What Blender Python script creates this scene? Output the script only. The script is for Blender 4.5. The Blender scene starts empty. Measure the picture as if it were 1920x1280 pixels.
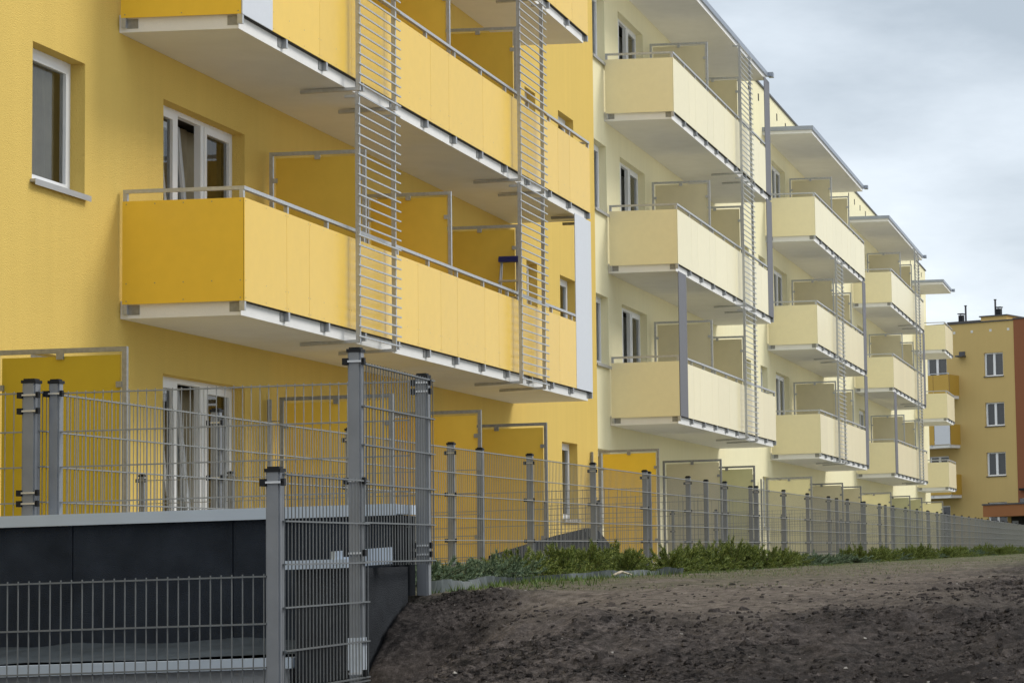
import bpy, bmesh, math, random
from math import radians as rad, sin, cos, pi
from mathutils import Vector, Matrix, noise
random.seed(7)

# ------------------------------------------------------------------ camera, sky, sun, exposure
scene = bpy.context.scene
col = scene.collection
cd = bpy.data.cameras.new('camera'); cam = bpy.data.objects.new('camera', cd); col.objects.link(cam)
scene.camera = cam
RT = Vector((0.0277, -0.99911, -0.0318)); FW = Vector((0.99592, 0.0255, 0.0865))
YAW, PIT, ROL = 0.0256, 0.0866, 0.0318
f_ = Vector((cos(PIT)*cos(YAW), cos(PIT)*sin(YAW), sin(PIT)))
r0 = Vector((sin(YAW), -cos(YAW), 0)); d0 = f_.cross(r0)
rt = cos(ROL)*r0 + sin(ROL)*d0; dn = -sin(ROL)*r0 + cos(ROL)*d0
m = Matrix.Identity(4)
for i in range(3):
    m[i][0] = rt[i]; m[i][1] = -dn[i]; m[i][2] = -f_[i]
cam.matrix_world = m
cd.sensor_width = 36; cd.sensor_fit = 'HORIZONTAL'
cd.lens = 4500/1920*36
cd.shift_x = (960-2064.4)/1920; cd.shift_y = (634.3-640)/1920
cd.clip_start = 0.1; cd.clip_end = 3000

SUN_AZ = Vector((0.50, -0.86))            # horizontal direction towards the sun
SUN_EL = 42
world = bpy.data.worlds.new("World"); scene.world = world; world.use_nodes = True
nt = world.node_tree; nt.nodes.clear()
W = nt.nodes.new; L = nt.links.new
out = W('ShaderNodeOutputWorld'); bg = W('ShaderNodeBackground'); bg.inputs[1].default_value = 0.1
sky = W('ShaderNodeTexSky'); sky.sky_type = 'NISHITA'; sky.sun_disc = False
sky.sun_elevation = rad(SUN_EL); sky.sun_rotation = math.atan2(SUN_AZ.x, SUN_AZ.y)
sky.air_density = 1.0; sky.dust_density = 2.0
tc = W('ShaderNodeTexCoord'); mp = W('ShaderNodeMapping'); mp.inputs['Scale'].default_value = (1.0, 1.0, 3.2)
L(tc.outputs['Generated'], mp.inputs['Vector'])
ns = W('ShaderNodeTexNoise'); ns.inputs['Scale'].default_value = 3.1; ns.inputs['Detail'].default_value = 7; ns.inputs['Roughness'].default_value = 0.56
L(mp.outputs[0], ns.inputs['Vector'])
cr = W('ShaderNodeValToRGB')
cr.color_ramp.elements[0].position = 0.36; cr.color_ramp.elements[0].color = (4.5, 5.15, 5.8, 1)
cr.color_ramp.elements[1].position = 0.62; cr.color_ramp.elements[1].color = (7.9, 8.6, 9.3, 1)
e3 = cr.color_ramp.elements.new(0.95); e3.color = (15.5, 15.8, 16.2, 1)
sz = W('ShaderNodeSeparateXYZ'); L(tc.outputs['Generated'], sz.inputs[0])
er = W('ShaderNodeMapRange'); er.inputs['From Min'].default_value = 0.10; er.inputs['From Max'].default_value = 0.24; er.inputs['To Min'].default_value = 0.09; er.inputs['To Max'].default_value = -0.14
L(sz.outputs['Z'], er.inputs['Value'])
up = W('ShaderNodeMapRange'); up.inputs['From Min'].default_value = 0.27; up.inputs['From Max'].default_value = 0.65; up.inputs['To Min'].default_value = 0.0; up.inputs['To Max'].default_value = 0.48
L(sz.outputs['Z'], up.inputs['Value'])
a1 = W('ShaderNodeMath'); L(ns.outputs['Fac'], a1.inputs[0]); L(er.outputs[0], a1.inputs[1])
a2 = W('ShaderNodeMath'); L(a1.outputs[0], a2.inputs[0]); L(up.outputs[0], a2.inputs[1])
az = W('ShaderNodeMapRange'); az.inputs['From Min'].default_value = 0.0; az.inputs['From Max'].default_value = 0.15; az.inputs['To Min'].default_value = -0.06; az.inputs['To Max'].default_value = 0.07
L(sz.outputs['Y'], az.inputs['Value'])
a3 = W('ShaderNodeMath'); L(a2.outputs[0], a3.inputs[0]); L(az.outputs[0], a3.inputs[1])
L(a3.outputs[0], cr.inputs[0])
mx = W('ShaderNodeMix'); mx.data_type = 'RGBA'; mx.inputs['Factor'].default_value = 0.86
L(sky.outputs[0], mx.inputs['A']); L(cr.outputs[0], mx.inputs['B'])
L(mx.outputs['Result'], bg.inputs[0]); L(bg.outputs[0], out.inputs[0])

sd = bpy.data.lights.new('sun', 'SUN'); sd.energy = 1.6; sd.angle = rad(22); sd.color = (1, 0.965, 0.9)
sun = bpy.data.objects.new('sun', sd); col.objects.link(sun)
sv = Vector((SUN_AZ.x*cos(rad(SUN_EL)), SUN_AZ.y*cos(rad(SUN_EL)), sin(rad(SUN_EL))))
sun.rotation_euler = sv.to_track_quat('Z', 'Y').to_euler()
vs = scene.view_settings
vs.view_transform = 'Standard'; vs.look = 'None'; vs.gamma = 1; vs.use_curve_mapping = False; vs.exposure = 0.25

# ------------------------------------------------------------------ pixel -> world helper (photo pixels of 1920 x 1280)
def ray(x, y):
    return rt*((x-2064.4)/4500) + dn*((y-634.3)/4500) + f_
def at(x, y, X=None, Y=None, Z=None):
    d = ray(x, y)
    t = X/d.x if X is not None else Y/d.y if Y is not None else Z/d.z
    return d*t

# ------------------------------------------------------------------ materials
def srgb(r, g, b):
    c = [v/255 for v in (r, g, b)]
    return tuple(v/12.92 if v <= .04045 else ((v+.055)/1.055)**2.4 for v in c)
def mat(name, base, rough=0.6, metal=0.0, spec=0.5, noise_s=None, var=0.0, bump=0.0, bump_s=None, grime=0.0, coat=0.0, streak=0.0, objvar=0.0):
    M = bpy.data.materials.new(name); M.use_nodes = True
    n = M.node_tree; p = n.nodes['Principled BSDF']
    p.inputs['Base Color'].default_value = (*base, 1); p.inputs['Roughness'].default_value = rough
    p.inputs['Metallic'].default_value = metal; p.inputs['Specular IOR Level'].default_value = spec
    p.inputs['Coat Weight'].default_value = coat; p.inputs['Coat Roughness'].default_value = 0.25
    g = n.nodes.new('ShaderNodeNewGeometry')
    if var > 0:
        t = n.nodes.new('ShaderNodeTexNoise'); t.inputs['Scale'].default_value = noise_s or 3; t.inputs['Detail'].default_value = 6
        n.links.new(g.outputs['Position'], t.inputs['Vector'])
        src = t.outputs['Fac']
        if streak > 0:
            mp2 = n.nodes.new('ShaderNodeMapping'); mp2.inputs['Scale'].default_value = (5, 5, 0.35)
            n.links.new(g.outputs['Position'], mp2.inputs['Vector'])
            t2 = n.nodes.new('ShaderNodeTexNoise'); t2.inputs['Scale'].default_value = 1.3; t2.inputs['Detail'].default_value = 4
            n.links.new(mp2.outputs[0], t2.inputs['Vector'])
            mm = n.nodes.new('ShaderNodeMix'); mm.inputs['Factor'].default_value = streak
            n.links.new(t.outputs['Fac'], mm.inputs[2]); n.links.new(t2.outputs['Fac'], mm.inputs[3]); src = mm.outputs[0]
        mr = n.nodes.new('ShaderNodeMapRange'); mr.inputs['From Min'].default_value = 0.25; mr.inputs['From Max'].default_value = 0.75
        mr.inputs['To Min'].default_value = 1-var; mr.inputs['To Max'].default_value = 1+var*0.6
        n.links.new(src, mr.inputs['Value'])
        hs = n.nodes.new('ShaderNodeHueSaturation'); hs.inputs['Color'].default_value = (*base, 1)
        vo = mr.outputs[0]
        if objvar > 0:
            oi = n.nodes.new('ShaderNodeObjectInfo'); m2 = n.nodes.new('ShaderNodeMapRange'); m2.inputs['To Min'].default_value = 1-objvar*1.6; m2.inputs['To Max'].default_value = 1+objvar*.4
            n.links.new(oi.outputs['Random'], m2.inputs['Value']); mu = n.nodes.new('ShaderNodeMath'); mu.operation = 'MULTIPLY'
            n.links.new(vo, mu.inputs[0]); n.links.new(m2.outputs[0], mu.inputs[1]); vo = mu.outputs[0]
        n.links.new(vo, hs.inputs['Value']); n.links.new(hs.outputs[0], p.inputs['Base Color'])
    if bump > 0:
        t = n.nodes.new('ShaderNodeTexNoise'); t.inputs['Scale'].default_value = bump_s or 200; t.inputs['Detail'].default_value = 3
        n.links.new(g.outputs['Position'], t.inputs['Vector'])
        b = n.nodes.new('ShaderNodeBump'); b.inputs['Strength'].default_value = bump; b.inputs['Distance'].default_value = 0.01
        n.links.new(t.outputs['Fac'], b.inputs['Height']); n.links.new(b.outputs[0], p.inputs['Normal'])
    return M

MT = {}
MT['wall_y'] = mat('yellow_render', (0.71, 0.505, 0.135), 0.92, spec=0.2, noise_s=0.7, var=0.07, bump=0.9, bump_s=85, streak=0.5)
MT['wall_c'] = mat('cream_render', (0.85, 0.785, 0.52), 0.92, spec=0.2, noise_s=0.7, var=0.06, bump=0.8, bump_s=85, streak=0.5)
MT['hpl_y'] = mat('yellow_laminate', (0.87, 0.555, 0.045), 0.36, spec=0.55, objvar=.035, noise_s=9, var=0.03, bump=0.12, bump_s=90, coat=0.35)
MT['hpl_c'] = mat('cream_laminate', (0.90, 0.80, 0.50), 0.36, spec=0.6, objvar=.03, noise_s=9, var=0.03, bump=0.1, bump_s=90, coat=0.35)
MT['hpl_w'] = mat('white_laminate', (0.62, 0.64, 0.68), 0.45, spec=0.5, noise_s=12, var=0.03, bump=0.1, bump_s=90)
MT['hpl_g'] = mat('grey_laminate', (0.15, 0.15, 0.165), 0.6, spec=0.3, noise_s=12, var=0.05)
MT['scr_y'] = mat('screen_yellow', (0.82, 0.53, 0.065), 0.5, noise_s=6, var=0.04, bump=0.08, bump_s=120)
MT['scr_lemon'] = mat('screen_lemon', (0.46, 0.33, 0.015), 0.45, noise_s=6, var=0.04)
MT['scr_orange'] = mat('screen_orange', (0.86, 0.57, 0.045), 0.5, noise_s=6, var=0.04)
MT['scr_c'] = mat('screen_cream', (0.68, 0.60, 0.38), 0.5, noise_s=6, var=0.04, bump=0.08, bump_s=120)
MT['scr_green'] = mat('screen_pale_green', (0.64, 0.60, 0.32), 0.5, noise_s=6, var=0.04)
MT['scr_pale'] = mat('screen_pale_cream', (0.78, 0.70, 0.40), 0.5, noise_s=6, var=0.04)
MT['slab'] = mat('painted_concrete', (0.80, 0.79, 0.77), 0.85, spec=0.25, noise_s=2.5, var=0.06, bump=0.3, bump_s=60, streak=0.3)
MT['steel'] = mat('galvanised_steel', (0.50, 0.51, 0.52), 0.42, metal=0.55, noise_s=25, var=0.14, bump=0.05, bump_s=40)
MT['plate'] = mat('dull_steel', (0.30, 0.30, 0.29), 0.55, metal=0.5, noise_s=25, var=0.2)
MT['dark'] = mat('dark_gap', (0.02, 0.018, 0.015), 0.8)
MT['pvc'] = mat('white_pvc', (0.78, 0.79, 0.80), 0.35, noise_s=5, var=0.02)
MT['sill'] = mat('grey_sheet_sill', (0.42, 0.42, 0.42), 0.4, metal=0.3, noise_s=8, var=0.08)
MT['flash'] = mat('zinc_flashing', (0.33, 0.36, 0.41), 0.4, metal=0.5, noise_s=6, var=0.1)
MT['room'] = mat('dark_room', (0.05, 0.045, 0.04), 0.9)
MT['curt_b'] = mat('brown_curtain', (0.50, 0.41, 0.27), 0.9, noise_s=4, var=0.2)
MT['curt_d'] = mat('dark_curtain', (0.36, 0.36, 0.35), 0.9, noise_s=4, var=0.2)
MT['mesh'] = mat('skylit_fence_paint', (0.26, 0.265, 0.26), 0.45, metal=0.2, noise_s=30, var=0.12)  # fence grey lightened: sky light caught by the wires is painted in
MT['mesh_near'] = mat('near_fence_paint', (0.15, 0.16, 0.165), 0.5, metal=0.2, noise_s=30, var=0.12)  # same fence grey, left darker for the near panels
MT['post'] = mat('grey_post_paint', (0.225, 0.235, 0.25), 0.5, metal=0.2, noise_s=8, var=0.12, bump=0.08, bump_s=60)
MT['cap'] = mat('black_plastic', (0.012, 0.013, 0.015), 0.6, spec=0.25)
MT['clip'] = mat('clip_steel', (0.5, 0.5, 0.5), 0.35, metal=0.8)
MT['felt'] = mat('bitumen_felt', (0.030, 0.037, 0.050), 0.95, spec=0.15, noise_s=5, var=0.35, bump=0.9, bump_s=160)
MT['felt2'] = mat('grey_roofing_felt', (0.07, 0.085, 0.10), 0.95, spec=0.1, noise_s=6, var=0.3, bump=0.9, bump_s=130)
MT['felt3'] = mat('grey_stone_felt', (0.033, 0.036, 0.041), 0.95, spec=0.15, noise_s=7, var=0.3, bump=0.9, bump_s=160)
MT['coping'] = mat('light_coping', (0.46, 0.53, 0.62), 0.4, metal=0.2, noise_s=4, var=0.06)
MT['grey_wall'] = mat('pale_render', (0.42, 0.44, 0.47), 0.9, noise_s=4, var=0.1, bump=0.3, bump_s=90)
MT['wrap'] = mat('plastic_wrapping', (0.55, 0.60, 0.66), 0.35, noise_s=20, var=0.15, bump=0.4, bump_s=25)
MT['edging'] = mat('corrugated_edging', (0.075, 0.09, 0.088), 0.5, noise_s=12, var=0.3)
MT['paving'] = mat('pale_paving', (0.55, 0.53, 0.49), 0.9, spec=0.2, noise_s=1.5, var=0.1)
MT['far_y'] = mat('ochre_render', (0.53, 0.39, 0.16), 0.9, spec=0.2, noise_s=0.8, var=0.05, streak=0.4)
MT['far_o'] = mat('orange_render', (0.25, 0.10, 0.05), 0.9, spec=0.2, noise_s=0.8, var=0.06, streak=0.4)
MT['far_o2'] = mat('bright_orange_render', (0.30, 0.13, 0.055), 0.9, spec=0.2, noise_s=0.8, var=0.05)
MT['far_hpl'] = mat('ochre_laminate', (0.50, 0.31, 0.05), 0.5, noise_s=8, var=0.04)
MT['roof'] = mat('dark_sheet', (0.06, 0.06, 0.065), 0.5, noise_s=6, var=0.15)
MT['blue'] = mat('blue_plastic', (0.01, 0.015, 0.12), 0.4)
MT['alu'] = mat('aluminium_tube', (0.55, 0.56, 0.58), 0.35, metal=0.7)
MT['vent'] = mat('white_vent', (0.62, 0.62, 0.58), 0.5)
MT['tarp'] = mat('dark_geotextile', (0.012, 0.014, 0.017), 0.95, spec=0.05, noise_s=3, var=0.3, bump=0.6, bump_s=20)
MT['wood'] = mat('weathered_wood', (0.45, 0.38, 0.28), 0.8, noise_s=20, var=0.25)
MT['bark'] = mat('juniper_bark', (0.10, 0.07, 0.045), 0.9, noise_s=30, var=0.3)

def glass_mat():
    M = bpy.data.materials.new('window_glass'); M.use_nodes = True
    n = M.node_tree; n.nodes.clear()
    o = n.nodes.new('ShaderNodeOutputMaterial'); mxs = n.nodes.new('ShaderNodeMixShader')
    tr = n.nodes.new('ShaderNodeBsdfTransparent'); tr.inputs[0].default_value = (0.72, 0.76, 0.78, 1)
    gl = n.nodes.new('ShaderNodeBsdfGlossy'); gl.inputs['Roughness'].default_value = 0.02
    fr = n.nodes.new('ShaderNodeFresnel'); fr.inputs['IOR'].default_value = 1.5
    ma = n.nodes.new('ShaderNodeMath'); ma.operation = 'MULTIPLY_ADD'; ma.inputs[1].default_value = 0.95; ma.inputs[2].default_value = 0.03
    n.links.new(fr.outputs[0], ma.inputs[0]); n.links.new(ma.outputs[0], mxs.inputs[0])
    n.links.new(tr.outputs[0], mxs.inputs[1]); n.links.new(gl.outputs[0], mxs.inputs[2]); n.links.new(mxs.outputs[0], o.inputs[0])
    return M
MT['glass'] = glass_mat()

def leaf_mat(name, c1, c2, tip):
    M = bpy.data.materials.new(name); M.use_nodes = True
    n = M.node_tree; p = n.nodes['Principled BSDF']; p.inputs['Roughness'].default_value = 0.65; p.inputs['Specular IOR Level'].default_value = 0.3
    g = n.nodes.new('ShaderNodeNewGeometry'); r = n.nodes.new('ShaderNodeValToRGB')
    r.color_ramp.elements[0].color = (*c1, 1); r.color_ramp.elements[1].color = (*tip, 1)
    e = r.color_ramp.elements.new(0.55); e.color = (*c2, 1)
    n.links.new(g.outputs['Random Per Island'], r.inputs[0]); n.links.new(r.outputs[0], p.inputs['Base Color'])
    return M
MT['jun_b'] = leaf_mat('bluish_juniper', (0.035, 0.06, 0.035), (0.13, 0.195, 0.11), (0.34, 0.41, 0.25))
MT['jun_g'] = leaf_mat('green_juniper', (0.022, 0.045, 0.009), (0.14, 0.19, 0.036), (0.42, 0.45, 0.12))
MT['grass'] = leaf_mat('grass_blades', (0.05, 0.09, 0.015), (0.10, 0.155, 0.03), (0.17, 0.21, 0.06))
MT['drygrass'] = leaf_mat('dry_grass', (0.10, 0.08, 0.045), (0.20, 0.17, 0.09), (0.32, 0.28, 0.17))

# ------------------------------------------------------------------ mesh builder
class MB:
    def __init__(s): s.v = []; s.f = []; s.mi = []
    def quad(s, a, b, c, d, k=0):
        i = len(s.v); s.v += [tuple(a), tuple(b), tuple(c), tuple(d)]; s.f.append((i, i+1, i+2, i+3)); s.mi.append(k)
    def tri(s, a, b, c, k=0):
        i = len(s.v); s.v += [tuple(a), tuple(b), tuple(c)]; s.f.append((i, i+1, i+2)); s.mi.append(k)
    def box(s, x0, x1, y0, y1, z0, z1, k=0):
        if x0 > x1: x0, x1 = x1, x0
        if y0 > y1: y0, y1 = y1, y0
        if z0 > z1: z0, z1 = z1, z0
        i = len(s.v)
        s.v += [(x0,y0,z0),(x1,y0,z0),(x1,y1,z0),(x0,y1,z0),(x0,y0,z1),(x1,y0,z1),(x1,y1,z1),(x0,y1,z1)]
        for q in ((0,3,2,1),(4,5,6,7),(0,1,5,4),(1,2,6,5),(2,3,7,6),(3,0,4,7)):
            s.f.append(tuple(i+j for j in q)); s.mi.append(k)
        return s
    def bar(s, a, b, w, h=None, up=(0,0,1), k=0):
        a = Vector(a); b = Vector(b); h = h or w
        d = (b-a).normalized(); u = Vector(up)
        if abs(d.dot(u)) > .95: u = Vector((1,0,0))
        sdv = d.cross(u).normalized(); u = sdv.cross(d)
        i = len(s.v)
        for p in (a, b):
            for (p1, p2) in ((-1,-1),(1,-1),(1,1),(-1,1)):
                s.v.append(tuple(p + sdv*(w/2*p1) + u*(h/2*p2)))
        for q in ((0,1,2,3),(7,6,5,4),(0,4,5,1),(1,5,6,2),(2,6,7,3),(3,7,4,0)):
            s.f.append(tuple(i+j for j in q)); s.mi.append(k)
        return s
    def tube(s, pts, r, n=6, k=0):
        pts = [Vector(p) for p in pts]; base = len(s.v)
        for j, p in enumerate(pts):
            d = (pts[min(j+1, len(pts)-1)] - pts[max(j-1, 0)]).normalized()
            u = Vector((0,0,1)) if abs(d.z) < .9 else Vector((1,0,0))
            a = d.cross(u).normalized(); b = a.cross(d)
            rr = r[j] if isinstance(r, (list, tuple)) else r
            for i in range(n):
                t = 2*pi*i/n; s.v.append(tuple(p + a*(rr*cos(t)) + b*(rr*sin(t))))
        for j in range(len(pts)-1):
            for i in range(n):
                s.f.append((base+j*n+i, base+j*n+(i+1) % n, base+(j+1)*n+(i+1) % n, base+(j+1)*n+i)); s.mi.append(k)
        s.f.append(tuple(base+i for i in range(n))[::-1]); s.mi.append(k)
        s.f.append(tuple(base+(len(pts)-1)*n+i for i in range(n))); s.mi.append(k)
        return s
    def build(s, name, mats, parent=None, smooth=False, loc=None):
        me = bpy.data.meshes.new(name)
        off = Vector(loc) if loc is not None else Vector((0,0,0))
        me.from_pydata([tuple(Vector(v)-off) for v in s.v] if loc is not None else s.v, [], s.f)
        for mt in (mats if isinstance(mats, (list, tuple)) else [mats]):
            me.materials.append(MT[mt])
        if any(s.mi): me.polygons.foreach_set('material_index', s.mi)
        if smooth: me.polygons.foreach_set('use_smooth', [True]*len(s.f))
        me.validate(); me.update()
        o = bpy.data.objects.new(name, me); col.objects.link(o)
        if parent is not None: o.parent = parent
        if loc is not None: o.location = loc
        return o
def tag(o, label=None, cat=None, group=None, kind=None):
    if label: o['label'] = label
    if cat: o['category'] = cat
    if group: o['group'] = group
    if kind: o['kind'] = kind
    return o
def empty(name, loc=(0,0,0), label=None, cat=None, group=None):
    o = bpy.data.objects.new(name, None); col.objects.link(o); o.location = loc
    o.empty_display_size = 0.3
    return tag(o, label, cat, group)
class Rel:
    """collects world-space geometry and builds it below a root that stands at its own place"""
    pass
def add(mb, name, mats, root, smooth=False):
    """build a mesh given in world coordinates as a child of root (roots are never rotated)"""
    base = Vector((0,0,0)); p = root
    while p is not None: base += Vector(p.location); p = p.parent
    mb.v = [(v[0]-base.x, v[1]-base.y, v[2]-base.z) for v in mb.v]
    return mb.build(name, mats, root, smooth)

# ------------------------------------------------------------------ walls with real openings
def wall_mesh(X0, X1, Z0, Z1, Y, holes, depth=0.18):
    b = MB()
    xs = sorted(set([X0, X1] + [h[0] for h in holes] + [h[1] for h in holes]))
    zs = sorted(set([Z0, Z1] + [h[2] for h in holes] + [h[3] for h in holes]))
    for i in range(len(xs)-1):
        run = None
        for j in range(len(zs)-1):
            cx = (xs[i]+xs[i+1])/2; cz = (zs[j]+zs[j+1])/2
            if any(h[0] < cx < h[1] and h[2] < cz < h[3] for h in holes): continue
            b.quad((xs[i], Y, zs[j]), (xs[i+1], Y, zs[j]), (xs[i+1], Y, zs[j+1]), (xs[i], Y, zs[j+1]))
    for (a, c, z0, z1) in holes:
        b.quad((a, Y, z0), (a, Y, z1), (a, Y+depth, z1), (a, Y+depth, z0))
        b.quad((c, Y, z1), (c, Y, z0), (c, Y+depth, z0), (c, Y+depth, z1))
        b.quad((a, Y, z1), (c, Y, z1), (c, Y+depth, z1), (a, Y+depth, z1))
        b.quad((c, Y, z0), (a, Y, z0), (a, Y+depth, z0), (c, Y+depth, z0))
    return b

def window(root, X0, X1, z0, z1, Y, kind='single', tilt=False, curt='curt_b', sill=True):
    """PVC window set back in the reveal: frame with sashes, pane, sill, curtain"""
    Yf = Y+0.14
    fr = MB(); F = 0.05; S = 0.065
    fr.box(X0, X1, Yf, Yf+.07, z1-F, z1); fr.box(X0, X1, Yf, Yf+.07, z0, z0+F)
    fr.box(X0, X0+F, Yf, Yf+.07, z0+F, z1-F); fr.box(X1-F, X1, Yf, Yf+.07, z0+F, z1-F)
    cells = []
    if kind == 'single': cells = [(X0+F, X1-F, False)]
    elif kind == 'double':
        m_ = (X0+X1)/2; fr.box(m_-.03, m_+.03, Yf, Yf+.07, z0+F, z1-F)
        cells = [(X0+F, m_-.03, False), (m_+.03, X1-F, False)]
    else:
        a = X0+(X1-X0)*.30; c = X0+(X1-X0)*.615
        fr.box(a-.045, a+.045, Yf, Yf+.07, z0+F, z1-F); fr.box(c-.04, c+.04, Yf, Yf+.07, z0+F, z1-F)
        cells = [(X0+F, a-.045, False), (a+.045, c-.04, tilt), (c+.04, X1-F, False)]
    f = add(fr, 'window' if kind != 'triple' else 'balcony_door', 'pvc', root)
    gl = MB()
    for (a, c, tl) in cells:
        sb = MB(); g0 = z0+F; g1 = z1-F
        ang = rad(5.5) if tl else 0
        def P(x, dy, z):
            dz = z-g0; y = Yf-.012+dy if not tl else Yf+.03+dy
            return (x, y+sin(ang)*dz+0*dy, g0+cos(ang)*dz)
        bot = .20 if kind == 'triple' else S
        for (xa, xb, za, zb) in ((a, a+S, g0, g1), (c-S, c, g0, g1), (a+S, c-S, g1-S, g1), (a+S, c-S, g0, g0+bot)):
            q = [P(xa, 0, za), P(xb, 0, za), P(xb, 0, zb), P(xa, 0, zb)]; r = [P(xa, .06, za), P(xb, .06, za), P(xb, .06, zb), P(xa, .06, zb)]
            sb.quad(*q); sb.quad(r[3], r[2], r[1], r[0])
            for i in range(4):
                j = (i+1) % 4; sb.quad(q[j], q[i], r[i], r[j])
        add(sb, 'sash', 'pvc', f)
        pb = MB(); pb.quad(P(a+S, .03, g0+bot), P(c-S, .03, g0+bot), P(c-S, .03, g1-S), P(a+S, .03, g1-S))
        add(pb, 'pane', 'glass', f)
    cb = MB(); N = 26; Yc = Yf+ (.30 if tilt else .11)
    amp = .014; CE = .45
    for i in range(N):
        xa = X0+.03+(X1-X0-.06+CE)*i/N; xb = X0+.03+(X1-X0-.06+CE)*(i+1)/N
        if tilt and X0+(X1-X0)*.50 < (xa+xb)/2 < X0+(X1-X0)*.62: continue
        ya = Yc+amp*sin(i*1.9); yb = Yc+amp*sin((i+1)*1.9)
        cb.quad((xa, ya, z0+.03), (xb, yb, z0+.03), (xb, yb, z1-.03), (xa, ya, z1-.03))
    add(cb, 'curtain', curt, f)
    rb = MB(); e = .35
    rb.quad((X0, Yf+1.0, z0), (X1+.5, Yf+1.0, z0), (X1+.5, Yf+1.0, z1), (X0, Yf+1.0, z1))
    rb.quad((X0, Yf+.07, z0), (X0, Yf+1, z0), (X0, Yf+1, z1), (X0, Yf+.07, z1)); rb.quad((X1+.5, Yf+.07, z0), (X1+.5, Yf+.07, z1), (X1+.5, Yf+1, z1), (X1+.5, Yf+1, z0))
    rb.quad((X0, Yf+.07, z1), (X0, Yf+1, z1), (X1+.5, Yf+1, z1), (X1+.5, Yf+.07, z1)); rb.quad((X0, Yf+.07, z0), (X1+.5, Yf+.07, z0), (X1+.5, Yf+1, z0), (X0, Yf+1, z0))
    add(rb, 'room', 'room', f)
    if sill:
        s = MB(); s.box(X0-.035, X1+.035, Y-.045, Yf, z0-.004, z0+.022); s.box(X0-.035, X1+.035, Y-.05, Y-.045, z0-.03, z0+.024)
        add(s, 'sill', 'sill', f)
    return f

# ------------------------------------------------------------------ balconies, screens, trellises, cladding
YF = 8.84
def screws(b, pts, axis='y', y=0, r=.006, k=1):
    for (u, z) in pts:
        i = len(b.v)
        for t in range(6):
            a = 2*pi*t/6
            if axis == 'y': b.v.append((u+r*cos(a), y-.0025, z+r*sin(a)))
            else: b.v.append((y-.0025, u+r*cos(a), z+r*sin(a)))
        b.f.append(tuple(range(i, i+6))); b.mi.append(k)

def balcony(root, X0, X1, zb, Yw, hpl, seams, skip=None, skipslot=None, detail=False, dx=0.0, lab=None):
    """slab, brackets, railing, side and front panels; zb = lower edge of the panels"""
    X0 += dx
    sl = MB(); sl.box(X0+.04, X1-.10, YF+.052, Yw-.002, zb-.135, zb+.04)
    sl.box(X0+.012, X1-.05, YF+.0102, YF+.0515, zb-.007, zb+.03, 1)  # dark strip painting the shade of the gap below the front panels
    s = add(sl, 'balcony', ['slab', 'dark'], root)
    if lab: s['label'] = lab
    zt = zb+1.004; hz = zt+.115
    # railing : handrail and posts
    r = MB(); pl = r
    r.box(X0, X1, YF+.0, YF+.045, hz-.035, hz); r.box(X0, X0+.04, YF+.045, Yw-.04, hz-.035, hz); r.box(X1-.04, X1, YF+.045, Yw-.04, hz-.035, hz)
    n = max(2, round((X1-X0)/1.13))
    for i in range(n+1):
        x = X0+.02+(X1-X0-.04)*i/n
        r.box(x-.02, x+.02, YF+.0105, YF+.05, zb-.095, hz-.036)
        r.box(x-.021, x+.021, YF+.0, YF+.0105, zb-.095, zb-.004)
        if i < n and i > 0: pl.box(x-.13, x-.019, YF+.044, YF+.0515, zb-.10, zb-.005, 1)
        if i == n: pl.box(x-.16, x+.02, YF+.0505, YF+.0515, zb-.10, zb-.005, 1)
    for x in (X0, X1-.04):
        r.box(x, x+.04, Yw-.08, Yw-.04, zb-.095, hz-.036)
    # corner brackets on the near side face
    pl.box(X0+.035, X0+.0395, YF+.052, YF+.16, zb-.10, zb-.005, 1); pl.box(X0+.035, X0+.0395, Yw-.19, Yw-.079, zb-.10, zb-.005, 1)
    add(r, 'railing', ['steel', 'plate'], s)
    # side panels
    for k, x in enumerate((X0-.001, X1-.008)):
        b = MB(); b.box(x, x+.009, YF+.0105, Yw-.035, zb, zt)
        if detail and k == 0:
            ys = [YF+.04+i*(Yw-YF-.115)/4 for i in range(5)]
            screws(b, [(y, zt-.03) for y in ys]+[(y, zb+.20) for y in ys]+[(ys[0], zb+.03), (ys[2], zb+.03), (ys[4], zb+.03)], 'x', x)
        add(b, 'side_panel', [hpl, 'plate'], s)
    # front panels
    xs = [X0] + [x for x in seams if X0 < x < X1] + [X1]
    for i in range(len(xs)-1):
        a, c = xs[i]+.0025, xs[i+1]-.0025
        if skip and a > skip[0]-.02 and c < skip[1]+.02: continue
        if skip and a < skip[1] < c: a = skip[1]
        if skip and a < skip[0] < c: c = skip[0]
        b = MB(); b.box(a, c, YF, YF+.009, zb, zt)
        if detail:
            pts = []
            k = max(1, round((c-a)/.45))
            for j in range(k+1):
                x = a+.03+(c-a-.06)*j/k
                pts += [(x, zt-.03), (x, zb+.20), (x, zb+.03)]
            screws(b, pts, 'y', YF)
        add(b, 'front_panel', [hpl, 'plate'], s)
    return s

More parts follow.
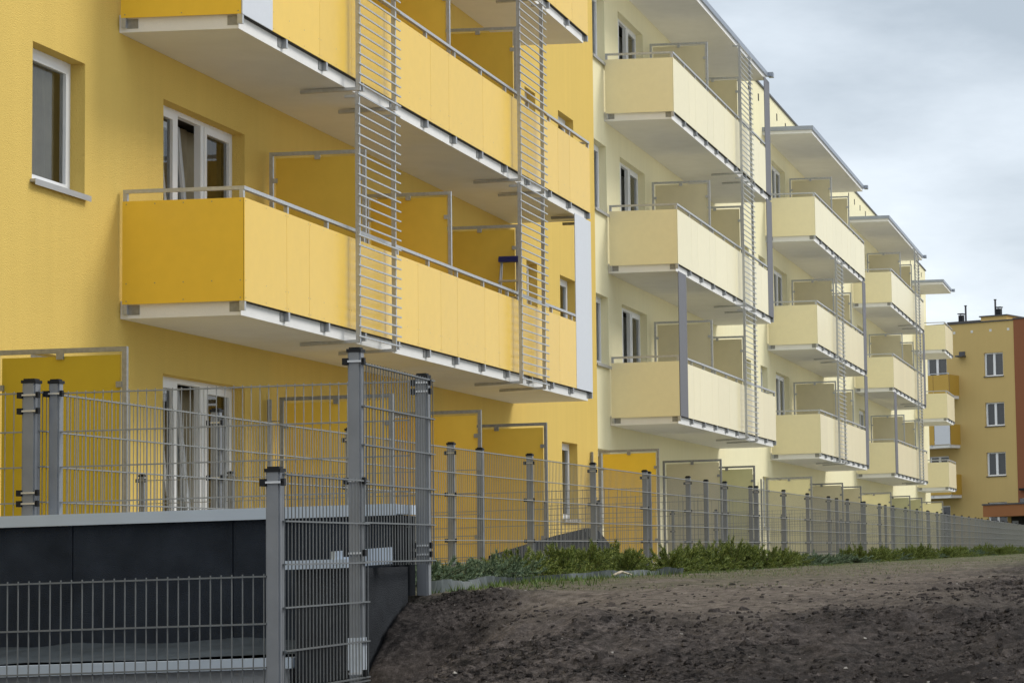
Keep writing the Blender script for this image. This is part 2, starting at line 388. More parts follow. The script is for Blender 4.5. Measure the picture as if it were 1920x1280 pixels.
def screen(root, X, Y0, Y1, z0, z1, pm, name='privacy_screen', wallpost=None, foot=True):
    t = .04; fr = MB()
    fr.box(X-.02, X+.02, Y0, Y1, z1-t, z1); fr.box(X-.02, X+.02, Y0, Y0+t, z0, z1-t); fr.box(X-.02, X+.02, Y1-t, Y1, z0, z1-t)
    if not foot: fr.box(X-.02, X+.02, Y0+t, Y1-t, z0+.12, z0+.12+t)
    if wallpost: fr.box(X-.02, X+.02, wallpost, wallpost+.04, z0, z1-.02)
    for z in (z1-.35, z0+.5):
        fr.box(X-.026, X-.005, Y0+t, Y0+t+.05, z, z+.05); fr.box(X-.026, X-.005, Y1-t-.05, Y1-t, z, z+.05)
        if wallpost: fr.box(X-.006, X+.006, Y1, wallpost, z+.08, z+.09)
    ym = (Y0+Y1)/2; fr.box(X-.026, X-.005, ym-.03, ym+.03, z1-t-.055, z1-t)
    pb = MB(); pb.box(X-.004, X+.004, Y0+t+.018, Y1-t-.03, z0+.14, z1-t-.028)
    if root is None: return fr, pb
    f = add(fr, name, 'steel', root); add(pb, 'panel', pm, f)
    return f

def trellis(root, X0, z0, z1, w=1.22):
    b = MB(); y0 = YF-.115
    for x in (X0, X0+w):
        b.box(x, x+.03, y0, y0+.048, z0-.03, z1)
        b.bar((x+.02, y0+.03, z0-.012), (x+.02, YF+.55, z0-.03), .05, .035)
        b.bar((x+.02, y0+.03, z1-.05), (x+.02, YF+.052, z1-.05), .03, .03)
    g = MB(); n = int((z1-z0-.04)/.111)
    for i in range(n+1):
        z = z0+.03+i*.111
        g.box(X0-.075, X0+w+.16, y0-.016, y0-.0, z, z+.017)
    t = add(b, 'trellis', 'steel', root); add(g, 'rung', 'steel', t)
    t['label'] = None or 'steel ladder trellis hung in front of the balcony panels'
    return t

def cladding(root, X0, X1, z0, z1, m_):
    b = MB(); b.box(X0, X1, YF-.003, YF+.008, z0, z1)
    return add(b, 'cladding_panel', m_, root)

def canopy(root, X0, X1, z, Yw):
    b = MB(); b.box(X0, X1, YF+.02, Yw-.002, z, z+.11)
    c = add(b, 'roof_canopy', 'slab', root)
    g = MB()
    g.box(X0-.04, X1+.05, YF-.02, YF+.018, z+.085, z+.19)
    g.box(X0-.04, X0-.002, YF+.018, Yw-.002, z+.085, z+.19)
    g.box(X0-.002, X1+.05, YF+.018, Yw-.002, z+.111, z+.19)
    add(g, 'flashing', 'flash', c)
    o = MB(); o.box(X1+.05, X1+.22, YF-.13, YF-.02, z+.09, z+.2); o.box(X1-.0, X1+.05, YF-.10, YF-.02, z+.10, z+.12)
    add(o, 'gutter_outlet', 'flash', c)
    return c

Z1 = 2.631; FH = 2.8
ROW = [Z1, Z1+FH, Z1+2*FH]
HEAD = [2.04+FH*i for i in range(4)]
TOP = 12.1

# ================================================================== yellow building
YY = 10.07
Yb = empty('apartment_building', (24, YY, 0), 'yellow rendered apartment building with long balconies, nearest on the left', 'building')
holes = []; wins = []
for i, h in enumerate(HEAD):
    holes.append((21.02, 22.07, h-1.28, h)); wins.append((21.02, 22.07, h-1.28, h, 'single', False, 'curt_b', True))
    holes.append((23.84, 25.99, h-2.14, h)); wins.append((23.84, 25.99, h-2.14, h, 'triple', True, 'curt_b', False))
    if i: holes.append((37.68, 38.33, h-1.28, h)); wins.append((37.68, 38.33, h-1.28, h, 'single', False, 'curt_d', True))
    holes.append((39.79, 40.83, h-1.31, h)); wins.append((39.79, 40.83, h-1.31, h, 'single', False, 'curt_d', True))
    holes.append((30.4, 32.2, h-2.14, h)); wins.append((30.4, 32.2, h-2.14, h, 'double', False, 'curt_d', False))
wb = wall_mesh(4, 42.32, -1.5, TOP, YY, holes)
wb.quad((42.32, YY, -1.5), (42.32, YY+4, -1.5), (42.32, YY+4, TOP), (42.32, YY, TOP))
wb.quad((4, YY, -1.5), (4, YY, TOP), (4, YY+9, TOP), (4, YY+9, -1.5))
wb.quad((4, YY, TOP), (42.32, YY, TOP), (42.32, YY+9, TOP), (4, YY+9, TOP))
add(wb, 'wall', 'wall_y', Yb)
rb = MB(); rb.box(3.9, 42.4, YY-.05, YY+.1, TOP+.002, TOP+.05); add(rb, 'roof_edge', 'roof', Yb)
for w in wins: window(Yb, *w[:4], YY, *w[4:])
se1 = [23.93, 24.57, 25.82, 27.0, 28.2, 29.1, 29.79, 31.0, 31.66, 32.3, 33.55, 34.2, 34.86, 35.86]
se2 = [23.55, 24.9, 25.9, 27.1, 28.75, 29.5, 31.0, 32.4, 33.2, 34.9, 35.6]
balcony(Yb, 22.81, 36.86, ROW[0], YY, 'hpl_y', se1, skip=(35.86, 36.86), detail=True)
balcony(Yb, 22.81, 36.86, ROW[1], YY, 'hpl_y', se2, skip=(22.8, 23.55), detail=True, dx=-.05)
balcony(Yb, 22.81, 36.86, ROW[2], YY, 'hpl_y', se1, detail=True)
for r_ in range(3):
    for X in (26.58, 29.82, 32.97):
        screen(Yb, X, YF+.075, YY-.06, ROW[r_]+.07, ROW[r_]+2.10, 'scr_y')
cladding(Yb, 35.86, 36.86, ROW[0], ROW[1]-.14, 'hpl_w')
cladding(Yb, 22.76, 23.55, ROW[1], ROW[2]-.14, 'hpl_w')
for X in (25.80, 32.40):
    trellis(Yb, X, 2.50, 5.24); trellis(Yb, X+.03, 5.29, 8.04); trellis(Yb, X+.02, 8.09, 10.8)
canopy(Yb, 22.5, 36.9, 10.87, YY)
# fixed brackets of the white panels
bk = MB()
for z in (5.235,): 
    bk.box(36.0, 36.05, YF+.01, YF+.4, z, z+.04); bk.box(36.7, 36.75, YF+.01, YF+.4, z, z+.04); bk.box(36.05, 36.7, YF+.02, YF+.05, z, z+.03)
add(bk, 'panel_bracket', 'plate', Yb)

# ================================================================== cream building
YC = 10.14
Cb = empty('apartment_building', (60, YC, 0), 'long cream rendered apartment building with cream balconies, in line behind the yellow one', 'building')
starts = [(43.57, 54.29), (61.33, 71.3), (78.28, 88.8), (97.34, 100.73)]
holes = []; wins = []
for i, h in enumerate(HEAD):
    for k, (S, E) in enumerate(starts):
        a, c = (S-1.03, S-.0) if k == 0 else (S-1.27, S-.22)
        ws = [(a, c, h-1.29, h, 'single', False, 'curt_d', True)]
        if k < 3: ws += [(S+1.1, S+3.28, h-2.14, h, 'triple', k == 0, 'curt_d', False), (S+7.6, S+9.4, h-2.14, h, 'double', False, 'curt_d', False)]
        if k > 0: ws += [(S-3.38, S-2.66, h-1.29, h, 'single', False, 'curt_d', True)]
        wins += ws; holes += [w[:4] for w in ws]
XE = 102.8
wb = wall_mesh(42.30, XE, -1.5, TOP+.0, YC, holes)
wb.quad((XE, YC, -1.5), (XE, YC+9, -1.5), (XE, YC+9, TOP), (XE, YC, TOP))
wb.quad((42.32, YC, TOP), (XE, YC, TOP), (XE, YC+9, TOP), (42.32, YC+9, TOP))
add(wb, 'wall', 'wall_c', Cb)
rb = MB(); rb.box(42.42, XE+.05, YC-.045, YC+.1, TOP+.002, TOP+.045); add(rb, 'roof_edge', 'roof', Cb)
for w in wins: window(Cb, *w[:4], YC, *w[4:])
vx = 44.5
while vx < 102:
    vb = MB(); vb.box(vx, vx+.10, YC-.012, YC+.02, 11.66, 11.84); add(vb, 'air_vent', 'dark', Cb); vx += 1.45
for k, (S, E) in enumerate(starts):
    seams = [S+1.3, S+1.9, S+3.1, S+3.75, S+4.95, S+6.1, S+6.8, S+7.9, S+9.1]
    for r_ in range(3):
        sk = None
        if k == 0 and r_ == 0: sk = (S, S+.72)
        if k == 0 and r_ == 1: sk = (E-.72, E)
        if k == 0 and r_ == 2: sk = (E-.72, E)
        if k == 1 and r_ in (0, 1): sk = (E-.72, E)
        if k == 2 and r_ == 0: sk = (S, S+.72)
        if k == 2 and r_ == 1: sk = (E-.72, E)
        dx = -.16 if (k == 0 and r_ == 2) or (k == 1 and r_ > 0) else 0
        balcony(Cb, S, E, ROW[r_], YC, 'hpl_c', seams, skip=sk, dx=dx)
        if sk:
            top = ROW[r_]+FH-.14 if r_ < 2 else 10.88
            cladding(Cb, sk[0], sk[1], ROW[r_], top, 'hpl_g')
        if k < 3:
            for X in (S+3.65, S+7.25): screen(Cb, X, YF+.075, YC-.06, ROW[r_]+.07, ROW[r_]+2.10, 'scr_c')
    canopy(Cb, S-.3, E-.3 if k == 0 else E+.05, 10.87, YC)
def trel_rows(root, X, top):
    for i in range(top):
        z0 = 2.50+FH*i; trellis(root, X+.02*(i % 2), z0, z0+2.74 if i < 2 else 10.86)
trel_rows(Cb, 49.9, 3); trel_rows(Cb, 64.15, 2); trel_rows(Cb, 85.0, 3)

# ================================================================== far ochre and orange buildings
P0 = Vector((135.0, 9.595, 0)); DR = Vector((.375, .927, 0)); NR = Vector((-.927, .375, 0))
def FP(u, o, z): return P0 + DR*u + NR*o + Vector((0, 0, z))
class FB(MB):
    def fbox(s, u0, u1, o0, o1, z0, z1, k=0):
        i = len(s.v)
        for z in (z0, z1):
            for (u, o) in ((u0, o0), (u1, o0), (u1, o1), (u0, o1)): s.v.append(tuple(FP(u, o, z)))
        for q in ((0,3,2,1),(4,5,6,7),(0,1,5,4),(1,2,6,5),(2,3,7,6),(3,0,4,7)):
            s.f.append(tuple(i+j for j in q)); s.mi.append(k)
        return s
Fb = empty('apartment_building', FP(0, 0, 0), 'ochre rendered block with three double windows, far behind the end of the cream building', 'building')
def far_wall(u0, u1, z0, z1, holes):
    b = FB()
    us = sorted(set([u0, u1]+[h[0] for h in holes]+[h[1] for h in holes])); zs = sorted(set([z0, z1]+[h[2] for h in holes]+[h[3] for h in holes]))
    for i in range(len(us)-1):
        for j in range(len(zs)-1):
            cu = (us[i]+us[i+1])/2; cz = (zs[j]+zs[j+1])/2
            if any(h[0] < cu < h[1] and h[2] < cz < h[3] for h in holes): continue
            b.quad(FP(us[i], 0, zs[j]), FP(us[i+1], 0, zs[j]), FP(us[i+1], 0, zs[j+1]), FP(us[i], 0, zs[j+1]))
    for (a, c, z0_, z1_) in holes:
        for q in (((a,z0_),(a,z1_)), ((c,z1_),(c,z0_)), ((a,z1_),(c,z1_)), ((c,z0_),(a,z0_))):
            (p, q_), (r, s_) = q; b.quad(FP(p, 0, q_), FP(r, 0, s_), FP(r, -.22, s_), FP(p, -.22, q_))
    return b
fh = []
for i in range(4): fh.append((-.62, .58, 2.70+2.81*i-1.33, 2.70+2.81*i))
for i in range(4): fh.append((2.95, 4.25, 2.62+2.81*i-(2.0 if i else 2.6), 2.62+2.81*i))
fw = far_wall(-1.34, 30, -1.5, 12.88, fh)
fw.quad(FP(-1.34, 0, 12.88), FP(30, 0, 12.88), FP(30, -9, 12.88), FP(-1.34, -9, 12.88))
fw.quad(FP(30, 0, -1.5), FP(30, -9, -1.5), FP(30, -9, 12.88), FP(30, 0, 12.88))
add(fw, 'wall', 'far_y', Fb)
e = FB(); e.fbox(-1.34, 30, -.1, .06, 12.883, 12.95); add(e, 'roof_edge', 'roof', Fb)
for (a, c, z0, z1) in fh:
    f = FB(); F = .07
    f.fbox(a, c, -.18, -.12, z1-F, z1); f.fbox(a, c, -.18, -.12, z0, z0+F); f.fbox(a, a+F, -.18, -.12, z0+F, z1-F); f.fbox(c-F, c, -.18, -.12, z0+F, z1-F)
    mm = (a+c)/2; f.fbox(mm-.07, mm+.07, -.18, -.12, z0+F, z1-F)
    w_ = add(f, 'window', 'pvc', Fb)
    for (p, q) in ((a+F, mm-.07), (mm+.07, c-F)):
        g = FB(); g.quad(FP(p, -.16, z0+F), FP(q, -.16, z0+F), FP(q, -.16, z1-F), FP(p, -.16, z1-F)); add(g, 'pane', 'glass', w_)
    g = FB(); g.quad(FP(a, -.35, z0), FP(c, -.35, z0), FP(c, -.35, z1), FP(a, -.35, z1)); add(g, 'room', 'room', w_)
    if a < 1:
        g = FB(); g.fbox(a-.03, c+.03, -.12, .05, z0-.05, z0-.003); add(g, 'sill', 'roof', w_)
for u in (2.41, 1.29, .11, -1.0, 3.6, 4.8, 6.0):
    g = FB(); g.fbox(u-.07, u+.07, -.02, .012, 12.33, 12.47); add(g, 'air_vent', 'vent', Fb)
for i, zt in enumerate((4.34, 7.16, 9.95)):
    g = FB(); D = 1.3; u0, u1 = 2.17, 7.0
    g.fbox(u0+.05, u1, .001, D-.06, zt-1.32, zt-1.15); s = add(g, 'balcony', 'slab', Fb)
    g = FB(); g.fbox(u0, u0+.01, .03, D, zt-1.13, zt); add(g, 'side_panel', 'far_hpl', s)
    us = [u0, u0+1.0, u0+1.75, u0+2.8, u0+3.9, u1]
    for j in range(5):
        g = FB(); g.fbox(us[j]+.012, us[j+1]-.012, D, D+.01, zt-1.13, zt); 
        pn = add(g, 'front_panel', 'hpl_w' if (i == 1 and j == 0) else 'far_hpl', s)
        if i == 1 and j == 0: pn['label'] = 'white front panel'
    g = FB(); g.fbox(u0, u1, D-.04, D, zt+.06, zt+.10)
    for j in range(5): g.fbox(u0+j*1.18, u0+j*1.18+.04, D-.05, D-.01, zt-1.25, zt+.06)
    add(g, 'railing', 'steel', s)
# small service hatch high on the wall
g = FB(); g.fbox(1.7, 2.15, .01, .5, 10.98, 11.06); g.fbox(1.75, 2.12, .01, .05, 11.07, 11.3); add(g, 'roof_canopy', 'roof', Fb)
for (u, w2, hgt, ht2) in ((0.2, .88, .28, 1), (2.1, 1.05, .06, 0)):
    g = FB(); g.fbox(u-w2, u+w2*.85, -2.6, -.5, 12.95, 12.95+hgt); c_ = add(g, 'chimney', 'far_y', Fb)
    g = FB(); g.fbox(u-w2-.08, u+w2*.85+.08, -2.7, -.42, 12.95+hgt+.002, 12.95+hgt+.07); add(g, 'chimney_cap', 'roof', c_)
    t = MB(); p = FP(u+.15, -1.2, 0)
    zb_ = 12.95+hgt+.07
    t.tube([(p.x, p.y, zb_), (p.x, p.y, zb_+.95)], .055, 8); t.tube([(p.x, p.y, zb_+.93), (p.x, p.y, zb_+.98)], .085, 8)
    add(t, 'flue_pipe', 'roof', c_)
    t = FB(); d_ = -.22 if ht2 else .30
    t.fbox(u+.15+d_-.13, u+.15+d_+.13, -1.35, -1.1, zb_, zb_+.42); t.fbox(u+.15+d_-.17, u+.15+d_+.17, -1.40, -1.05, zb_+.48, zb_+.53)
    for (du) in (-.12, .12): t.fbox(u+.15+d_+du-.015, u+.15+d_+du+.015, -1.35, -1.32, zb_+.42, zb_+.48)
    add(t, 'vent_box', 'cap', c_)

Ob = empty('apartment_building', FP(-4, 0, 0), 'orange rendered block at the right edge, joined to the ochre block', 'building')
g = FB(); g.fbox(-14, -1.342, -9, .03, -1.5, 12.93); add(g, 'wall', 'far_o', Ob)
g = FB(); g.fbox(-14.05, -1.33, -.2, .08, 12.933, 13.0); add(g, 'roof_edge', 'roof', Ob)
g = FB(); g.fbox(-9, -.2, .06, 2.2, 1.86, 2.50); pc = add(g, 'porch_roof', 'far_o2', Ob)
g = FB(); g.fbox(-9.05, -.15, .06, 2.25, 2.503, 2.58); add(g, 'roof_edge', 'roof', pc)
g = FB(); g.fbox(-9, -.9, .05, .08, -1.5, 1.85); add(g, 'doorway', 'dark', Ob)
g = FB(); g.fbox(-1.35, -.98, .08, .12, 1.45, 1.62); add(g, 'house_sign', 'grey_wall', Ob)
g = FB(); g.fbox(-2.2, -1.5, .03, .25, 3.3, 3.42); add(g, 'wall_lamp', 'cap', Ob)
g = FB(); g.fbox(-2.3, -1.45, .035, .08, 2.59, 2.86); add(g, 'window', 'glass', Ob)

# ================================================================== garden privacy screens
def garden_screen(X, Ya, Yb_, top, pm, label, post=True):
    fr, pb = screen(None, X, Ya, Yb_, -.15, top, pm, wallpost=Yb_+.10 if post else None)
    r = empty('privacy_screen', (X, (Ya+Yb_)/2, -.15), label, 'privacy screen', 'privacy screens between the ground floor gardens')
    add(fr, 'frame', 'plate', r); add(pb, 'panel', pm, r)
    return r
garden_screen(20.5, 9.05-.0, 11.2, 1.98, 'scr_lemon', 'lemon yellow garden screen at the left edge, left of the ground floor balcony door', False) if False else None
def yl(x, X): return at(x, 700, X=X).y
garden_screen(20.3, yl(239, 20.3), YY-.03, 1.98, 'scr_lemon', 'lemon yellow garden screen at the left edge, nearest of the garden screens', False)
garden_screen(26.58, 8.62, 9.90, 1.96, 'scr_y', 'yellow garden screen just right of the ground floor balcony door, with wall post')
garden_screen(29.82, 8.56, 9.95, 1.96, 'scr_y', 'yellow garden screen behind the tall corner fence post', False)
garden_screen(32.97, 8.55, 9.95, 1.96, 'scr_y', 'dark yellow garden screen left of the narrow ground floor window', False)
garden_screen(41.75, 8.86, 9.92, 1.96, 'scr_orange', 'bright orange garden screen where the yellow wall meets the cream wall')
garden_screen(47.22, 8.78, 9.95, 1.97, 'scr_c', 'beige garden screen right beside the orange one', False)
garden_screen(50.82, 8.74, 9.95, 1.96, 'scr_green', 'greenish garden screen below the far end of the first cream balconies', False)
garden_screen(59.4, 8.80, 9.95, 1.97, 'scr_pale', 'pale cream garden screen with a separate post, below the gap between cream balcony stacks')
garden_screen(64.95, 8.78, 9.95, 1.96, 'scr_c', 'beige garden screen below the second cream balcony stack, nearer of two', False)
garden_screen(68.6, 8.75, 9.95, 1.96, 'scr_c', 'beige garden screen below the second cream balcony stack, farther of two', False)
garden_screen(76.9, 8.85, 9.98, 1.97, 'scr_pale', 'pale yellow garden screen between the second and third cream balcony stacks', False)
garden_screen(81.9, 8.78, 9.98, 1.96, 'scr_green', 'greenish garden screen below the third cream balcony stack, nearer of two', False)
garden_screen(85.6, 8.75, 9.98, 1.96, 'scr_green', 'greenish garden screen below the third cream balcony stack, farther of two', False)
garden_screen(93.0, 8.70, 9.98, 1.97, 'scr_pale', 'small pale yellow garden screen, farthest along the fence', False)

# step ladder on the first floor balcony
lr = empty('step_ladder', (32.6, 9.1, 2.7), 'folding step ladder with a blue top standing on the lowest yellow balcony', 'ladder')
pa = at(940, 487, X=32.85); pc_ = at(973, 485, X=32.85)
ya, yc = pc_.y, pa.y; zt = (pa.z+pc_.z)/2
b = MB()
for y, s in ((ya, 1), (yc, -1)):
    b.tube([(32.85, y, zt), (32.5, y-.03*s, 2.7)], .011, 6)
for i in range(5):
    z = 2.95+i*.24; b.box(32.52+i*.055, 32.60+i*.055, ya-.02, yc+.02, z, z+.025)
add(b, 'front_frame', 'alu', lr)
b = MB()
for y, s in ((ya+.01, 1), (yc-.01, -1)): b.tube([(32.87, y, zt), (32.72, y-.05*s, 2.7)], .010, 6)
b.tube([(32.735, ya-.03, 3.0), (32.735, yc+.03, 3.0)], .008, 6)
add(b, 'rear_frame', 'alu', lr)
b = MB(); b.tube([(32.86, ya-.035, zt+.01), (32.86, yc+.035, zt+.01)], .036, 10); b.box(32.80, 32.91, ya-.03, yc+.03, zt-.04, zt+.005)
add(b, 'ladder_top', 'blue', lr)

# ================================================================== mesh fences
def mesh_panel(root, a, b_, zt, h=1.03, wire=.0055, rod=.008, pitch=.05, name='mesh_panel', mt='mesh'):
    wire *= .72
    """double rod mesh between two points in plan, top at zt"""
    a = Vector((a[0], a[1], 0)); c = Vector((b_[0], b_[1], 0)); L_ = (c-a).length; d = (c-a)/L_
    nrm = Vector((-d.y, d.x, 0)); g = MB()
    n = int(L_/pitch); off = (L_-n*pitch)/2
    for i in range(n+1):
        p = a+d*(off+i*pitch); g.bar(p+Vector((0,0,zt-h)), p+Vector((0,0,zt)), wire, up=tuple(d))
    k = int(round(h/.2))
    for i in range(k+1):
        z = zt-.03-i*.2 if i else zt-.012
        if z < zt-h: break
        for s in (-1, 1):
            g.bar(a+nrm*(s*.0065)+Vector((0,0,z)), c+nrm*(s*.0065)+Vector((0,0,z)), rod, rod*.9)
    return add(g, name, mt, root)
def fpost(root, x, y, z0, z1, w=.06, dep=.06, clips=(), side=-1, along=True):
    g = MB(); e = .008
    for (x0, x1, y0, y1) in ((x-w/2, x+w/2, y-dep/2+e, y+dep/2-e), (x-w/2+e, x+w/2-e, y-dep/2, y+dep/2)):
        g.box(x0, x1, y0, y1, z0, z1-.02)
    p = add(g, 'fence_post', 'post', root)
    c = MB(); c.box(x-w/2-.004, x+w/2+.004, y-dep/2-.004, y+dep/2+.004, z1-.022, z1-.005)
    c.box(x-w/2+.006, x+w/2-.006, y-dep/2+.006, y+dep/2-.006, z1-.005, z1+.004)
    add(c, 'post_cap', 'cap', p)
    for z in clips:
        c = MB()
        c.box(x-w/2-.012, x-w/2+.03, y+dep/2-.004, y+dep/2+.024, z-.017, z+.017)
        c.box(x-w/2-.012, x-w/2+.002, y-dep/2-.016, y+dep/2-.004, z-.005, z+.005, 1)
        c.box(x-w/2-.012, x-w/2+.012, y-dep/2-.024, y-dep/2-.008, z-.017, z+.017)
        add(c, 'clamp', ['cap', 'clip'], p)
    return p
FY = 6.4; FT = 1.073; SP = 2.658; FX0 = 13.36
ff = empty('mesh_fence', (FX0, FY, -.2), 'long grey mesh fence running along the gardens into the distance', 'fence')
for k in range(44):
    x = FX0+SP*k
    if k: fpost(ff, x, FY, -.3, FT+.045, clips=(FT-.05, FT-.42, FT-.83) if k < 16 else (FT-.05,))
    mesh_panel(ff, (x+.0, FY-.045), (x+SP-.0, FY-.045), FT, h=1.23, wire=.0055, pitch=.05 if k < 2 else .059)
# cross fences between the gardens
cx = [(22.5, 'mesh fence crossing the garden in front of the ground floor balcony door'),
      (29.86, 'mesh fence crossing between gardens at the second yellow screen'),
      (33.6, 'mesh fence crossing between gardens at the dark yellow screen'),
      (37.2, 'mesh fence crossing between gardens before the dark slope'),
      (46.9, 'mesh fence crossing between gardens at the beige screen beside the orange one'),
      (50.8, 'mesh fence crossing between gardens at the greenish screen under the first cream balconies'),
      (55.0, 'mesh fence crossing between gardens past the first cream balconies'),
      (64.9, 'mesh fence crossing under the second cream balcony stack, nearer of two'),
      (68.6, 'mesh fence crossing under the second cream balcony stack, farther of two'),
      (82.0, 'mesh fence crossing under the third cream balcony stack')]
for X, lb in cx:
    cf = empty('mesh_fence', (X, FY, -.2), lb, 'fence', 'cross fences between the gardens')
    fpost(cf, X, FY+.075, -.3, FT+.045, along=False)
    fpost(cf, X, FY+2.45, -.3, FT-.10, w=.05, dep=.05, clips=(FT-.16, FT-.5), along=False)
    fpost(cf, X, FY+3.3, -.3, FT-.10, w=.05, dep=.05, clips=(FT-.16, FT-.5), along=False)
    mesh_panel(cf, (X-.04, FY+.06), (X-.04, FY+2.45), FT-.15, h=1.03, pitch=.055, wire=.005)
    mesh_panel(cf, (X-.04, FY+2.47), (X-.04, FY+3.32), FT-.15, h=1.03, pitch=.055, wire=.005)
# upper fence on top of the retaining wall
uf = empty('mesh_fence', (13.4, 6.4, .3), 'upper mesh fence standing behind the pale coping of the dark retaining wall', 'fence')
for X_, xpix, c_ in ((13.36, 59, 'a'), (13.44, 105, 'b')):
    p = at(xpix, 760, X=X_); w_ = .075 if c_ == 'a' else .06
    fpost(uf, X_, p.y, -.3, FT+.06, w=w_, dep=w_, clips=(FT-.03, FT-.12, FT-.58, FT-.64) if c_ == 'a' else (FT-.02,), along=False)
    if c_ == 'a': mesh_panel(uf, (X_-.0, p.y+.05), (X_, p.y+2.6), FT-.005)
    else: mesh_panel(uf, (X_+.0, 4.27), (X_, p.y-.02), FT-.005)
# corner fence stepping down towards the camera
cfn = empty('mesh_fence', (12.3, 4.17, -.3), 'nearest stepped mesh fence with three tall posts at the wall corner', 'fence')
PP = [(11.05, 4.14, .49), (12.26, 4.17, 1.145), (13.5, 4.21, 1.10)]
for i, (x, y, t) in enumerate(PP):
    fpost(cfn, x, y, -2.2, t, w=.062, dep=.068, clips=((t-.07,), (t-.07, .46, .09, -.52), (t-.05, t-.10, .13, .08))[i])
def ends(x, y): return (x, y-.045)
mesh_panel(cfn, (11.05, 4.14-.042), (12.31, 4.17-.042), .47, h=1.03, wire=.006, mt='mesh_near')
mesh_panel(cfn, (12.24, 4.17-.042), (13.56, 4.21-.042), 1.075, h=1.05, wire=.006, mt='mesh_near')
mesh_panel(cfn, (11.03, 4.17), (11.03, 7.2), 0.0, h=1.03, wire=.0065, rod=.0085, mt='mesh_near')
mesh_panel(cfn, (11.05, 4.14-.042), (12.31, 4.17-.042), -.53, h=.45, wire=.006, mt='mesh_near')
wr = MB(); wr.box(12.26-.034, 12.26+.034, 4.17-.037, 4.17+.037, -.53, -.34)
wp = add(wr, 'plastic_wrap', 'wrap', cfn); wp['label'] = 'pale plastic wrapping left on the foot of the middle post'

# ================================================================== dark retaining walls
rw = empty('retaining_wall', (13.4, 6, -.4), 'dark felt covered retaining wall with pale metal coping, behind the near fence', 'retaining wall')
b = MB()
ys = [4.325, 5.22, 6.125, 7.1, 8.2, 9.4]
for i in range(5): b.box(13.30+.0*i, 13.62, ys[i]+.004, ys[i+1]-.004, -.9, .305)
b.box(13.31, 13.60, 4.33, 9.3, -.9, .30)
add(b, 'wall', 'felt', rw)
b = MB(); b.box(13.27, 13.62, 4.29, 6.30, .308, .362); b.box(13.27, 13.72, 6.303, 9.5, .308, .362); b.box(13.265, 13.268, 4.29, 9.5, .302, .366)
add(b, 'coping', 'coping', rw)
b = MB(); b.box(13.305, 13.60, 4.290, 4.322, -1.2, .30); add(b, 'edge_strip', 'tarp', rw)
# crumpled felt roof in front of it
b = MB(); NX, NY = 12, 60
def fz(i, j):
    x = 13.34-(13.34-12.66)*i/NX; y = 4.64+(9.4-4.64)*j/NY
    z = -.355-.075*(i/NX)**.8 + .018*noise.noise(Vector((x*5, y*3, 3))) + (.03*noise.noise(Vector((y*4, 1, 2))) if i == 0 else 0)
    return (x, y, z)
for i in range(NX):
    for j in range(NY): b.quad(fz(i, j), fz(i, j+1), fz(i+1, j+1), fz(i+1, j))
add(b, 'felt_roof', 'felt2', rw, smooth=True)

lw = empty('low_wall', (12.6, 6, -.9), 'low pale wall with light coping at the bottom left, under the felt roof', 'wall')
b = MB(); b.box(12.64, 12.9, 4.66, 9.4, -2.2, -.50); add(b, 'wall', 'grey_wall', lw)
b = MB(); b.box(12.56, 12.70, 4.62, 9.4, -.498, -.442); add(b, 'coping', 'coping', lw)

sw = empty('side_wall', (12.9, 4.3, -.6), 'dark side wall with two short pale coping pieces behind the tall posts', 'retaining wall')
b = MB(); b.box(12.60, 13.29, 4.235, 4.615, -2.2, .015); add(b, 'wall', 'felt3', sw)
b = MB(); b.box(12.55, 12.66, 4.32, 4.70, .018, .064)
add(b, 'coping', 'coping', sw)
b = MB()
v = [at(628, 1033, X=12.55), at(737, 1025, X=12.78), at(737, 1056, X=12.78), at(628, 1065, X=12.55)]
o2 = [p+Vector((.03, .03, 0)) for p in v]
b.quad(*v[::-1]); b.quad(*o2)
for i in range(4): b.quad(v[i], v[(i+1) % 4], o2[(i+1) % 4], o2[i])
add(b, 'coping_piece', 'coping', sw)
b = MB(); b.box(11.9, 12.2, 4.30, 4.78, -.66, -.58); add(b, 'lower_coping', 'coping', sw)

# dark covered slope in the garden
ms = empty('earth_slope', (33, 8, -.1), 'dark sheet covered slope rising behind the mesh fence by the orange screen', 'slope')
b = MB(); prof = [(at(925, 1041, Y=8.2)), at(1000, 1018, Y=8.2), at(1050, 1003, Y=8.2), (at(1104, 990, Y=8.2)), at(1122, 994, Y=8.2), at(1146, 1022, Y=8.2), at(1160, 1034, Y=8.2)]
for i in range(len(prof)-1):
    p, q = prof[i], prof[i+1]
    b.quad((p.x, 7.8, -.15), (q.x, 7.8, -.15), (q.x, 8.2, q.z), (p.x, 8.2, p.z)); b.quad((p.x, 8.2, p.z), (q.x, 8.2, q.z), (q.x, 8.26, q.z), (p.x, 8.26, p.z))
    b.quad((p.x, 8.26, p.z), (q.x, 8.26, q.z), (q.x, 8.3, -.15), (p.x, 8.3, -.15))
add(b, 'cover', 'tarp', ms)

